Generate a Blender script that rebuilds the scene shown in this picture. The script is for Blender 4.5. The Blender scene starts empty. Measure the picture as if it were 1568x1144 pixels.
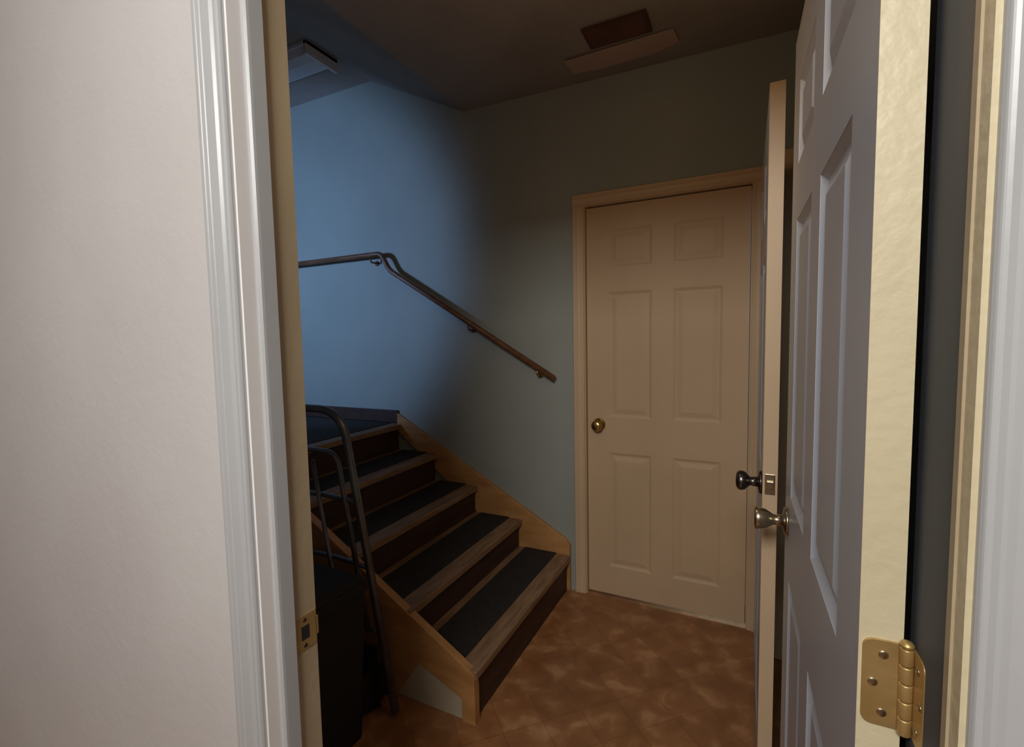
import bpy, bmesh, math
from mathutils import Vector, Matrix
scene=bpy.context.scene
scene.view_settings.view_transform='Standard'
scene.view_settings.look='None'

# ---------------------------------------------------------------- materials
def srgb(c):
    return tuple(((v/255)/12.92 if v/255<=0.04045 else (((v/255)+0.055)/1.055)**2.4) for v in c)
def mat(name,c1,c2=None,scale=6,rough=0.6,metal=0.0,bump=0.0,bscale=60,detail=4,stretch=None,contrast=(0.35,0.65)):
    m=bpy.data.materials.new(name); m.use_nodes=True
    nt=m.node_tree; b=nt.nodes['Principled BSDF']
    b.inputs['Roughness'].default_value=rough; b.inputs['Metallic'].default_value=metal
    tc=nt.nodes.new('ShaderNodeTexCoord'); mp=nt.nodes.new('ShaderNodeMapping')
    nt.links.new(tc.outputs['Object'],mp.inputs['Vector'])
    if stretch: mp.inputs['Scale'].default_value=stretch
    n=nt.nodes.new('ShaderNodeTexNoise'); n.inputs['Scale'].default_value=scale; n.inputs['Detail'].default_value=detail
    nt.links.new(mp.outputs['Vector'],n.inputs['Vector'])
    r=nt.nodes.new('ShaderNodeValToRGB')
    r.color_ramp.elements[0].position=contrast[0]; r.color_ramp.elements[1].position=contrast[1]
    r.color_ramp.elements[0].color=(*srgb(c1),1); r.color_ramp.elements[1].color=(*srgb(c2 or c1),1)
    nt.links.new(n.outputs['Fac'],r.inputs['Fac']); nt.links.new(r.outputs['Color'],b.inputs['Base Color'])
    if bump>0:
        n2=nt.nodes.new('ShaderNodeTexNoise'); n2.inputs['Scale'].default_value=bscale; n2.inputs['Detail'].default_value=3
        nt.links.new(tc.outputs['Object'],n2.inputs['Vector'])
        bp=nt.nodes.new('ShaderNodeBump'); bp.inputs['Strength'].default_value=bump; bp.inputs['Distance'].default_value=0.004
        nt.links.new(n2.outputs['Fac'],bp.inputs['Height']); nt.links.new(bp.outputs['Normal'],b.inputs['Normal'])
    return m
M={}
M['wall_hall']=mat('hall_wall_paint',(206,204,201),(199,195,192),2,0.6,bump=0.22,bscale=40)
M['wall_green']=mat('stairwell_wall_paint',(158,163,153),(150,156,146),2,0.7,bump=0.15,bscale=90)
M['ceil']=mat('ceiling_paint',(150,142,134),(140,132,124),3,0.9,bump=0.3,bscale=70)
M['ceil_patch']=mat('ceiling_pale_tone',(182,156,144),(172,148,136),3,0.9)
M['trim']=mat('trim_semigloss_white',(182,184,184),(176,178,178),2,0.34,bump=0.08,bscale=40)
M['highlight']=mat('jamb_painted_highlight',(242,241,238),(238,236,232),2,0.25,bump=0.05,bscale=40)  # bright highlight along the left jamb's near edge, put into the colour
M['cream']=mat('cream_paint',(216,205,172),(208,196,160),3,0.4,bump=0.3,bscale=60)
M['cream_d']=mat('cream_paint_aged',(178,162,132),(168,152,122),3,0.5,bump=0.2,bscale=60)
M['slate']=mat('dark_jamb_strip',(76,80,86),(68,72,78),3,0.6,bump=0.1)  # dark slate tone for the right jamb face beside the door
M['door']=mat('door_paint_white',(186,192,200),(180,186,195),2,0.34,bump=0.08,bscale=40)
M['doorfar']=mat('door_paint_beige',(206,178,142),(198,170,134),2,0.6,bump=0.08,bscale=40)
M['casefar']=mat('casing_paint_beige',(212,186,150),(204,178,142),2,0.5)
M['brass']=mat('brass',(212,180,110),(190,155,90),20,0.28,1.0,bump=0.1)
M['hbrass']=mat('hinge_brass_plated',(206,176,118),(186,156,98),14,0.45,0.7,bump=0.15)
M['satin']=mat('satin_nickel',(200,186,156),(180,166,140),20,0.3,1.0)
M['darkmetal']=mat('antique_nickel',(120,112,106),(100,94,88),20,0.3,1.0)
M['tan']=mat('worn_tread_wood',(156,124,92),(126,96,68),5,0.55,stretch=(8,1.2,8),bump=0.1)
M['riser']=mat('riser_dark_wood',(74,46,34),(56,36,27),5,0.6,stretch=(6,1.2,6))
M['mat']=mat('rubber_tread_mat',(36,32,30),(46,40,36),30,0.85,bump=0.4,bscale=200)
M['honey']=mat('honey_pine',(196,146,90),(174,124,72),4,0.45,stretch=(1.5,8,6),bump=0.05)
M['rail']=mat('handrail_wood',(122,80,52),(94,60,38),6,0.45,stretch=(2,8,8))
M['dry']=mat('bare_drywall',(196,184,156),(182,168,138),6,0.85)
M['steel']=mat('tube_steel_gray',(130,132,136),(104,106,110),12,0.38,0.8)
M['black']=mat('black_plastic',(22,21,21),(28,26,26),10,0.8)
M['vent']=mat('vent_brown_metal',(96,62,50),(80,52,42),10,0.5,0.2)
M['white_acr']=mat('fixture_white',(205,208,212),(195,198,204),8,0.4)

def floor_mat():
    m=bpy.data.materials.new('mottled_vinyl_floor'); m.use_nodes=True
    nt=m.node_tree; b=nt.nodes['Principled BSDF']; b.inputs['Roughness'].default_value=0.3
    tc=nt.nodes.new('ShaderNodeTexCoord')
    n=nt.nodes.new('ShaderNodeTexNoise'); n.inputs['Scale'].default_value=10; n.inputs['Detail'].default_value=5; n.inputs['Distortion'].default_value=.4
    nt.links.new(tc.outputs['Object'],n.inputs['Vector'])
    r=nt.nodes.new('ShaderNodeValToRGB'); e=r.color_ramp.elements
    e[0].position=0.36; e[0].color=(*srgb((148,100,62)),1); e[1].position=0.70; e[1].color=(*srgb((196,148,104)),1)
    x=r.color_ramp.elements.new(0.54); x.color=(*srgb((164,114,72)),1)
    nt.links.new(n.outputs['Fac'],r.inputs['Fac'])
    br=nt.nodes.new('ShaderNodeTexBrick'); br.inputs['Scale'].default_value=1.0
    br.offset=0.0; br.inputs['Brick Width'].default_value=0.15; br.inputs['Row Height'].default_value=0.15
    br.inputs['Mortar Size'].default_value=0.0035; br.inputs['Mortar Smooth'].default_value=0.7
    br.inputs['Color1'].default_value=(1,1,1,1); br.inputs['Color2'].default_value=(0.76,0.73,0.70,1); br.inputs['Mortar'].default_value=(0.66,0.62,0.6,1)
    mp=nt.nodes.new('ShaderNodeMapping'); mp.inputs['Rotation'].default_value=(0,0,math.radians(45))
    nt.links.new(tc.outputs['Object'],mp.inputs['Vector']); nt.links.new(mp.outputs['Vector'],br.inputs['Vector'])
    mx=nt.nodes.new('ShaderNodeMix'); mx.data_type='RGBA'; mx.blend_type='MULTIPLY'; mx.inputs['Factor'].default_value=0.7
    nt.links.new(r.outputs['Color'],mx.inputs[6]); nt.links.new(br.outputs['Color'],mx.inputs[7])
    nt.links.new(mx.outputs[2],b.inputs['Base Color'])
    return m
M['floor']=floor_mat()

# ---------------------------------------------------------------- mesh builder
class B:
    def __init__(s): s.bm=bmesh.new(); s.mats=[]
    def mi(s,k):
        if k not in s.mats: s.mats.append(k)
        return s.mats.index(k)
    def faces(s,vs,fs,k,smooth=False):
        v=[s.bm.verts.new(p) for p in vs]; i=s.mi(k)
        for f in fs:
            try:
                fc=s.bm.faces.new([v[j] for j in f]); fc.material_index=i; fc.smooth=smooth
            except ValueError: pass
    def box(s,x0,x1,y0,y1,z0,z1,k):
        x0,x1=sorted((x0,x1));y0,y1=sorted((y0,y1));z0,z1=sorted((z0,z1))
        vs=[(x0,y0,z0),(x1,y0,z0),(x1,y1,z0),(x0,y1,z0),(x0,y0,z1),(x1,y0,z1),(x1,y1,z1),(x0,y1,z1)]
        s.faces(vs,[(0,3,2,1),(4,5,6,7),(0,1,5,4),(1,2,6,5),(2,3,7,6),(3,0,4,7)],k)
    def prism(s,poly,axis,a,b,k,smooth=False):
        def P(p,t):
            return {'y':(p[0],t,p[1]),'x':(t,p[0],p[1]),'z':(p[0],p[1],t)}[axis]
        n=len(poly); vs=[P(p,a) for p in poly]+[P(p,b) for p in poly]
        fs=[tuple(range(n)),tuple(range(2*n-1,n-1,-1))]+[(i,n+i,n+(i+1)%n,(i+1)%n) for i in range(n)]
        s.faces(vs,fs,k,smooth)
    def lathe(s,prof,origin,direction,k,seg=32):
        d=Vector(direction).normalized(); u=d.orthogonal().normalized(); w=d.cross(u); o=Vector(origin)
        vs=[];fs=[]
        for (t,r) in prof:
            for i in range(seg):
                a=2*math.pi*i/seg; vs.append(o+d*t+(u*math.cos(a)+w*math.sin(a))*max(r,1e-4))
        m=len(prof)
        for j in range(m-1):
            for i in range(seg):
                fs.append((j*seg+i,j*seg+(i+1)%seg,(j+1)*seg+(i+1)%seg,(j+1)*seg+i))
        fs.append(tuple(range(seg))[::-1]); fs.append(tuple(range((m-1)*seg,m*seg)))
        s.faces(vs,fs,k,True)
    def cyl(s,a,b,r,k,seg=20):
        a=Vector(a);b=Vector(b); s.lathe([(0,r*.85),(r*.15,r),((b-a).length-r*.15,r),((b-a).length,r*.85)],a,b-a,k,seg)
    def tube(s,pts,r,k,seg=14):
        pts=[Vector(p) for p in pts]; vs=[];fs=[]
        pu=None
        for i,p in enumerate(pts):
            t=((pts[min(i+1,len(pts)-1)]-pts[max(i-1,0)])).normalized()
            u=t.orthogonal().normalized() if pu is None else (pu-t*pu.dot(t)).normalized()
            pu=u; w=t.cross(u)
            for q in range(seg):
                a=2*math.pi*q/seg; vs.append(p+(u*math.cos(a)+w*math.sin(a))*r)
        for j in range(len(pts)-1):
            for q in range(seg):
                fs.append((j*seg+q,j*seg+(q+1)%seg,(j+1)*seg+(q+1)%seg,(j+1)*seg+q))
        fs.append(tuple(range(seg))[::-1]); fs.append(tuple(range((len(pts)-1)*seg,len(pts)*seg)))
        s.faces(vs,fs,k,True)
    def make(s,name,parent=None,bevel=0,loc=None,rotz=0):
        bmesh.ops.recalc_face_normals(s.bm,faces=s.bm.faces[:])
        me=bpy.data.meshes.new(name); s.bm.to_mesh(me); s.bm.free()
        for k in s.mats: me.materials.append(M[k])
        ob=bpy.data.objects.new(name,me); scene.collection.objects.link(ob)
        if loc: ob.location=loc
        ob.rotation_euler.z=rotz
        if parent: ob.parent=parent
        if bevel:
            md=ob.modifiers.new('bevel','BEVEL'); md.width=bevel; md.segments=2; md.limit_method='ANGLE'; md.angle_limit=math.radians(40)
        return ob
def empty(name,loc=(0,0,0),rotz=0):
    e=bpy.data.objects.new(name,None); e.empty_display_size=0.1; scene.collection.objects.link(e)
    e.location=loc; e.rotation_euler.z=rotz; return e
def smooth_path(pts,r=0.06,n=8):
    pts=[Vector(p) for p in pts]; out=[pts[0]]
    for i in range(1,len(pts)-1):
        a=pts[i-1];b=pts[i];c=pts[i+1]
        d1=(a-b).normalized();d2=(c-b).normalized()
        rr=min(r,(a-b).length*.45,(c-b).length*.45)
        p0=b+d1*rr;p2=b+d2*rr
        for j in range(n+1):
            t=j/n; out.append(p0*(1-t)**2+b*2*t*(1-t)+p2*t*t)
    out.append(pts[-1]); return out

# ---------------------------------------------------------------- dimensions
YA0,YA1=0.46,0.553       # doorway wall near / far face
XL,XR=-0.66,0.149        # doorway clear opening
YB=2.386                 # far wall face
XE=0.25                  # stairwell east wall
XW=-3.35
HD=2.045
HF=2.03
# ---------------------------------------------------------------- shell
b=B(); b.box(-3.6,1.8,-2.6,2.6,-0.05,0,'floor'); b.make('floor')
b=B()
b.box(-3.45,XL-0.02,YA0,YA1,0,3.2,'wall_hall'); b.box(XR+0.02,1.6,YA0,YA1,0,3.2,'wall_hall'); b.box(XL-0.02,XR+0.02,YA0,YA1,HD+0.02,3.2,'wall_hall')
b.make('wall_south')
DX0,DX1=-0.752,0.01
b=B()
b.box(-3.45,DX0-0.015,YB,YB+0.12,0,3.2,'wall_green'); b.box(DX1+0.015,XE+0.1,YB,YB+0.12,0,3.2,'wall_green'); b.box(DX0-0.015,DX1+0.015,YB,YB+0.12,HF+0.015,3.2,'wall_green')
b.make('wall_north')
b=B(); b.box(XE,XE+0.1,YA1,YB,0,3.2,'wall_green'); b.make('wall_east')
b=B(); b.box(XW-0.1,XW,YA1,YB,0,3.2,'wall_green'); b.make('wall_west')
b=B()
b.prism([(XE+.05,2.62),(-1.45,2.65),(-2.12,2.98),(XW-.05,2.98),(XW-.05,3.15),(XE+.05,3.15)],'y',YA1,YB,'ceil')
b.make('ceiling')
b=B(); b.box(-2.6,1.6,-2.4,YA0,2.42,2.5,'wall_hall'); b.make('ceiling_hall')
b=B(); b.box(-2.6,1.6,-2.5,-2.4,0,2.5,'wall_hall'); b.make('wall_hall_south')
b=B(); b.box(1.5,1.6,-2.4,YA0,0,2.42,'wall_hall'); b.make('wall_hall_east')
b=B(); b.box(-2.6,-2.5,-2.4,YA0,0,2.42,'wall_hall'); b.make('wall_hall_west')

# ---------------------------------------------------------------- near door frame (trim)
b=B()
b.box(XL-0.02,XL,YA0-0.004,0.479,0,HD,'highlight'); b.box(XL-0.02,XL,0.479,YA1+0.002,0,HD,'cream_d')
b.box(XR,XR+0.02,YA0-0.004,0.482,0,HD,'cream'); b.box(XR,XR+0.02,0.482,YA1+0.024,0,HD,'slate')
b.box(XL-0.02,XR+0.02,YA0-0.004,YA1+0.002,HD,HD+0.02,'trim')
b.prism([(XL,0.479),(XL+.003,0.479),(XL+.0065,0.482),(XL+.007,0.486),(XL+.007,0.508),(XL,0.508)],'z',0,HD,'trim')
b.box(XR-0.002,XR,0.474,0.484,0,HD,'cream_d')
b.box(XL,XR,0.480,0.508,HD-0.012,HD,'trim')
b.make('trim_1')
PR=[(0,0),(0,.009),(.002,.013),(.006,.014),(.011,.012),(.014,.012),(.018,.015),(.034,.016),(.039,.012),(.042,.012),(.046,.018),(.053,.018),(.057,.014),(.057,0)]
def casing(name,x0,x1,y,out,h,k):
    b=B()
    b.prism([(x0-.004-p,y+out*q) for p,q in PR],'z',0,h+.004,k)
    b.prism([(x1+.004+p,y+out*q) for p,q in PR],'z',0,h+.004,k)
    b.prism([(y+out*q,h+.004+p) for p,q in PR],'x',x0-.061,x1+.061,k)
    return b.make(name,bevel=0.0015)
casing('trim_2',XL,XR,YA0,-1,HD,'trim')
casing('trim_3',DX0,DX1,YB,-1,HF,'casefar')
b=B()
b.box(DX0-0.015,DX0,YB-0.002,YB+0.12,0,HF,'casefar'); b.box(DX1,DX1+0.015,YB-0.002,YB+0.12,0,HF,'casefar'); b.box(DX0-.015,DX1+.015,YB-0.002,YB+0.12,HF,HF+.015,'casefar')
b.box(DX0,DX1,YB+0.02,YB+0.10,0,0.012,'satin')
b.make('trim_4')

# strike plate on left jamb
b=B(); yc=.530; zc=.885
b.box(XL-0.001,XL+0.0015,yc-.019,yc+.024,zc-.030,zc+.030,'hbrass')
b.box(XL-.004,XL+0.0015,yc+.022,yc+.028,zc-.016,zc+.016,'hbrass')
b.box(XL+0.0005,XL+0.002,yc-.007,yc+.009,zc-.012,zc+.012,'black')
for z in (zc-.022,zc+.022): b.lathe([(0,.004),(.0012,.003)],(XL+.0015,yc,z),(1,0,0),'darkmetal',12)
b.make('strike_plate',bevel=.0006)

# ---------------------------------------------------------------- six panel door
def six_panel(b,w,h,t,k,rows=((.15,.76),(.945,1.585),(1.71,1.895)),rc=.011):
    st=.11; mu=.10; mid=w/2
    cols=[(st,mid-mu/2),(mid+mu/2,w-st)]
    dp=rc-.0015
    b.box(0,w,-t/2+rc,t/2-rc,0,h,k)
    for sg in (-1,1):
        y0=sg*(t/2-rc); y1=sg*t/2
        b.box(0,cols[0][0],y0,y1,0,h,k); b.box(cols[0][1],cols[1][0],y0,y1,0,h,k); b.box(cols[1][1],w,y0,y1,0,h,k)
        zs=[0]+[v for r in rows for v in r]+[h]
        for c in cols:
            for i in range(0,len(zs),2): b.box(c[0],c[1],y0,y1,zs[i],zs[i+1],k)
            for (z0,z1) in rows:
                def ring(i0,d0,i1,d1):
                    ya=sg*(t/2-d0); yb=sg*(t/2-d1)
                    o=[(c[0]+i0,ya,z0+i0),(c[1]-i0,ya,z0+i0),(c[1]-i0,ya,z1-i0),(c[0]+i0,ya,z1-i0)]
                    n=[(c[0]+i1,yb,z0+i1),(c[1]-i1,yb,z0+i1),(c[1]-i1,yb,z1-i1),(c[0]+i1,yb,z1-i1)]
                    b.faces(o+n,[(0,1,5,4),(1,2,6,5),(2,3,7,6),(3,0,4,7)],k)
                ring(0,.0005,.013,dp); ring(.013,dp,.020,dp); ring(.020,dp,.043,.0015)
                ya=sg*(t/2-.0015)
                b.faces([(c[0]+.043,ya,z0+.043),(c[1]-.043,ya,z0+.043),(c[1]-.043,ya,z1-.043),(c[0]+.043,ya,z1-.043)],[(0,1,2,3)],k)
def knob(b,o,d,k):
    b.lathe([(0,.032),(.004,.033),(.008,.030),(.010,.015),(.030,.012),(.036,.018),(.044,.026),(.054,.0285),(.062,.026),(.067,.018),(.068,.004)],o,d,k,36)
def knob_tulip(b,o,d,k):
    b.lathe([(0,.033),(.004,.034),(.008,.030),(.011,.014),(.030,.012),(.036,.016),(.046,.022),(.060,.0265),(.068,.027),(.071,.024),(.072,.004)],o,d,k,36)
e=empty('door_1',(DX0+.003,YB+.040,0.012))
b=B(); six_panel(b,DX1-DX0-.006,HF-.017,.035,'doorfar',rc=.008); b.make('slab',e)
b=B(); knob(b,(.062,-.0175,.905),(0,-1,0),'brass'); b.make('knob',e)
# near open door
T=.036
e=empty('door_2',(XR-.008-T/2,0.566,0.012),math.radians(91.0))
b=B(); six_panel(b,.775,2.028,T,'door',((.15,.79),(.985,1.605),(1.725,1.90)))
b.box(-.0012,0,-T/2,T/2,0,2.028,'cream')
b.make('slab',e)
b=B(); knob_tulip(b,(.715,T/2,.912),(0,1,0),'satin'); b.make('knob_inner',e)
b=B(); b.lathe([(0,.032),(.004,.033),(.008,.030),(.010,.015),(.025,.012),(.03,.02),(.04,.024),(.045,.02)],(.715,-T/2,.912),(0,-1,0),'satin'); b.make('knob_outer',e)
b=B(); b.box(.7748,.7762,-.0125,.0125,.883,.940,'satin'); b.box(.776,.785,-.008,.008,.902,.922,'satin'); b.make('latch',e,bevel=.001)
def hinge(parent,zc,name):
    b=B(); hh=.0445
    def rr(y0,y1,z0,z1,r):
        pts=[(y0,z0)]
        s=1 if y1>y0 else -1
        for i in range(7):
            a=-math.pi/2+math.pi/2*i/6; pts.append((y1-s*r+s*r*math.cos(a),z0+r+r*math.sin(a)))
        for i in range(7):
            a=math.pi/2*i/6; pts.append((y1-s*r+s*r*math.cos(a),z1-r+r*math.sin(a)))
        pts.append((y0,z1)); return pts
    b.prism(rr(-T/2-.004,T/2-.003,zc-hh,zc+hh,.009),'x',-.0035,-.0010,'hbrass')
    for z,y in ((zc+.030,-.002),(zc,.006),(zc-.030,-.002)):
        b.lathe([(0,.0044),(.0008,.0044),(.0014,.0030),(.0015,.001)],(-.0035,y,z),(-1,0,0),'satin',14)
    yj=-T/2-.0065
    b.prism([(p[0],p[1]) for p in rr(-.004,-.036,zc-hh,zc+hh,.009)],'y',yj,yj-.0012,'hbrass')
    for z,x in ((zc+.030,-.020),(zc,-.028),(zc-.030,-.020)):
        b.lathe([(0,.0044),(.0008,.0044),(.0014,.0030),(.0015,.001)],(x,yj,z),(0,1,0),'satin',14)
    n=5; L=2*hh/n; yb=-T/2-.001
    for i in range(n):
        b.cyl((-.008,yb,zc-hh+i*L+.0006),(-.008,yb,zc-hh+(i+1)*L-.0006),.0056,'hbrass',18)
    b.lathe([(0,.0045),(.003,.0062),(.006,.004),(.007,.001)],(-.008,yb,zc+hh),(0,0,1),'hbrass',16)
    return b.make(name,parent,bevel=.0004)
for i,z in enumerate((.20,1.010,1.82)): hinge(e,z,'hinge_%d'%(i+1))
# second open leaf beyond, edge on
T3=.036
e=empty('door_3',(.043+T3/2,1.452,0.012),math.pi/2)
b=B(); six_panel(b,.745,2.005,T3,'door'); b.box(-.0012,0,-T3/2,T3/2,0,2.005,'casefar'); b.make('slab',e)
b=B(); b.box(-.003,-.001,-.0125,.0125,.92,.977,'satin'); b.box(-.010,-.003,-.008,.008,.938,.958,'satin'); b.make('latch',e,bevel=.001)
b=B(); knob(b,(.062,T3/2,.935),(0,1,0),'darkmetal'); b.make('knob',e)
b=B(); b.box(.082,XE,2.205,YB-.001,0,2.09,'casefar'); b.make('trim_5',bevel=.003)

# ---------------------------------------------------------------- staircase
NX=[-.838,-1.122,-1.405,-1.685,-1.96]; HZ=[.198,.355,.515,.68,.845]
Y0=1.375
e=empty('staircase')
b=B()
for i in range(5):
    x0=NX[i]; x1=NX[i+1] if i<4 else XW
    zt=HZ[i]; zb=HZ[i-1] if i else 0
    b.box(x0-.022,x0-.04,Y0+.02,YB-.02,zb,zt-.03,'riser')
    b.box(x0,x1-.03 if i<4 else XW,Y0-.008,YB-.02 if i<4 else YB,zt-.03,zt,'tan')
b.make('treads',e,bevel=.004)
b=B()
for i in range(5):
    x0=NX[i]; x1=NX[i+1] if i<4 else XW+.02
    b.box(x0-.08,x1+.018 if i<4 else x1,Y0+.004,YB-.024,HZ[i],HZ[i]+.004,'mat')
b.make('tread_mats',e)
sl=(HZ[3]-HZ[0])/(NX[3]-NX[0])
top=lambda x: HZ[0]+sl*(x-NX[0])
b=B()
b.prism([(NX[0]-.008,0),(NX[0]-.008,top(NX[0])-.012),(NX[4],top(NX[4])-.012),(NX[4],0),(-1.20,0),(-1.09,.165),(-.90,.085),(-.90,0)],'y',Y0-.012,Y0+.022,'honey')
b.make('stringer',e,bevel=.002)
b=B()
b.prism([(NX[0]-.05,0.0),(NX[0]-.05,.12),(-1.5,.3),(NX[4],.815),(XW,.815),(XW,0)],'y',Y0+.0,Y0+.019,'dry')
b.make('under_stair_drywall',e)
b=B()
ts=lambda x:.286+.56*(-.87-x)
b.prism([(-.842,0),(-.842,.258),(-.872,.290),(-1.99,ts(-1.99)),(-1.99,.80),(-.95,.0)],'y',YB-.022,YB,'honey'); b.make('wall_skirt',e,bevel=.003)
b=B(); b.box(XW,-1.99,YB-.014,YB,.85,.93,'riser'); b.make('baseboard_landing',e,bevel=.002)
b=B(); b.box(XL-2.6,XL-.075,YA1,YA1+.012,0,.08,'trim'); b.make('baseboard_south',bevel=.003)

# ---------------------------------------------------------------- handrail
e=empty('handrail')
b=B(); ry=YB-.06
b.tube(smooth_path([(-3.3,ry,1.91),(-2.035,ry,1.91),(-1.975,ry,1.805),(-.905,ry,1.16)],.035,8),.0155,'rail',16)
b.make('rail',e)
b=B()
for (x,z,k) in ((-2.12,1.91,'rail'),(-2.9,1.91,'rail'),(-1.42,1.470,'rail'),(-1.0,1.217,'brass')):
    b.lathe([(0,.016),(.004,.016),(.006,.008)],(x,YB,z-.045),(0,-1,0),k,20)
    b.tube(smooth_path([(x,YB-.003,z-.045),(x,ry,z-.045),(x,ry,z-.012)],.025),.005,k,10)
b.make('brackets',e)

# ---------------------------------------------------------------- ceiling vent and fixture
e=empty('ceiling_vent',(-.50,2.04,2.626))
b=B(); b.box(-.13,.13,-.07,.07,-.008,0,'vent')
for i in range(7):
    y=-.055+i*.0165
    b.prism([(y,-.008),(y+.012,-.012),(y+.013,-.010),(y+.003,-.007)],'x',-.115,.115,'vent')
b.make('grille',e)
b=B(); b.prism([(-.27,.11),(.21,.10),(.22,.20),(.13,.235),(-.14,.245),(-.26,.225)],'z',-.003,0,'ceil_patch'); b.make('pale_patch',e)  # thin, paler pinkish area of ceiling between vent and far wall
e=empty('ceiling_light',(-2.45,2.02,2.98))
b=B(); b.box(-.32,.32,-.11,.11,-.02,0,'white_acr')
b.prism([(-.10,-.02),(-.08,-.05),(-.03,-.065),(.03,-.065),(.08,-.05),(.10,-.02)],'x',-.30,.30,'white_acr')
b.box(-.32,-.30,-.11,.11,-.07,0,'white_acr'); b.box(.30,.32,-.11,.11,-.07,0,'white_acr')
b.make('housing',e,bevel=.002)

# ---------------------------------------------------------------- folding hand truck, with a tote standing in front of it
e=empty('hand_truck')
b=B()
yy=1.28
def P(u,v,dy=0):
    return (-1.135-.40*(1-u)-.20*v/1.1, yy+dy, .02+v)
b.tube(smooth_path([P(0,0),P(0,1.10),P(1,1.10),P(1,0)],.12,12),.015,'steel')
b.tube(smooth_path([P(.16,.28),P(.16,.94),P(.84,.94),P(.84,.28)],.06,8),.010,'steel')
for v in (.28,.52,.76):
    b.tube([P(0,v),P(.25,v,.015),P(.5,v,.02),P(.75,v,.015),P(1,v)],.009,'steel')
b.tube([P(.5,.02),P(.5,.9)],.008,'steel')
b.make('frame',e)
b=B()
b.box(-1.49,-1.19,yy-.022,yy-.014,.03,.26,'black')
b.make('toe_plate',e)
b=B()
for x in (-1.48,-1.26):
    b.lathe([(0,.04),(.006,.07),(.012,.08),(.03,.08),(.036,.07),(.042,.04)],(x,yy+.0,.08),(1,0,0),'black',28)
b.cyl((-1.52,yy+.0,.08),(-1.17,yy+.0,.08),.009,'black')
b.make('wheels',e)
e=empty('storage_tote',(-1.37,yy-.21,.0))
b=B()
def ringbox(x0,y0,x1,y1,z0,z1):
    b.faces([(-x0,-y0,z0),(x0,-y0,z0),(x0,y0,z0),(-x0,y0,z0),(-x1,-y1,z1),(x1,-y1,z1),(x1,y1,z1),(-x1,y1,z1)],[(0,3,2,1),(4,5,6,7),(0,1,5,4),(1,2,6,5),(2,3,7,6),(3,0,4,7)],'black')
ringbox(.19,.09,.215,.108,0,.55); ringbox(.226,.112,.226,.112,.53,.565); ringbox(.222,.110,.20,.095,.565,.585)
b.make('body',e,bevel=.006)

# ---------------------------------------------------------------- lights
def area(name,loc,target,size,power,col,sy=None):
    l=bpy.data.lights.new(name,'AREA'); l.energy=power; l.color=col; l.size=size
    if sy: l.shape='RECTANGLE'; l.size_y=sy
    o=bpy.data.objects.new(name,l); scene.collection.objects.link(o); o.location=loc
    d=Vector(target)-Vector(loc); o.rotation_euler=d.to_track_quat('-Z','Y').to_euler(); return o
area('hall_lamp',(-.15,-.95,2.27),(-.3,.6,.75),.6,37,(1,.965,.935))
sp=bpy.data.lights.new('upstairs_daylight','SPOT'); sp.energy=88; sp.color=(.31,.53,1.0); sp.spot_size=math.radians(82); sp.spot_blend=.34; sp.shadow_soft_size=.12
o=bpy.data.objects.new('upstairs_daylight',sp); scene.collection.objects.link(o); o.location=(-3.0,.7,1.95)
d=Vector((-2.86,2.386,1.88))-o.location; o.rotation_euler=d.to_track_quat('-Z','Y').to_euler()
pl=bpy.data.lights.new('stair_hall_lamp','POINT'); pl.energy=3.0; pl.color=(1,.62,.32); pl.shadow_soft_size=.15
o=bpy.data.objects.new('stair_hall_lamp',pl); scene.collection.objects.link(o); o.location=(-.45,1.2,2.0)
w=bpy.data.worlds.new('world'); scene.world=w; w.use_nodes=True
w.node_tree.nodes['Background'].inputs[0].default_value=(.6,.65,.7,1); w.node_tree.nodes['Background'].inputs[1].default_value=.05

# ---------------------------------------------------------------- camera
f=730.0
cam=bpy.data.cameras.new('camera'); cam.sensor_width=36; cam.lens=f/1568*36; cam.clip_start=.02
co=bpy.data.objects.new('camera',cam); scene.collection.objects.link(co); scene.camera=co
yaw=math.radians(26.3); pitch=math.radians(4.15); roll=math.radians(1.1)
fw=Vector((-math.sin(yaw)*math.cos(pitch),math.cos(yaw)*math.cos(pitch),-math.sin(pitch)))
r0=fw.cross(Vector((0,0,1))).normalized(); u0=r0.cross(fw).normalized()
r=r0*math.cos(roll)-u0*math.sin(roll); u=u0*math.cos(roll)+r0*math.sin(roll)
co.matrix_world=Matrix(((r.x,u.x,-fw.x,0),(r.y,u.y,-fw.y,0),(r.z,u.z,-fw.z,1.37),(0,0,0,1)))
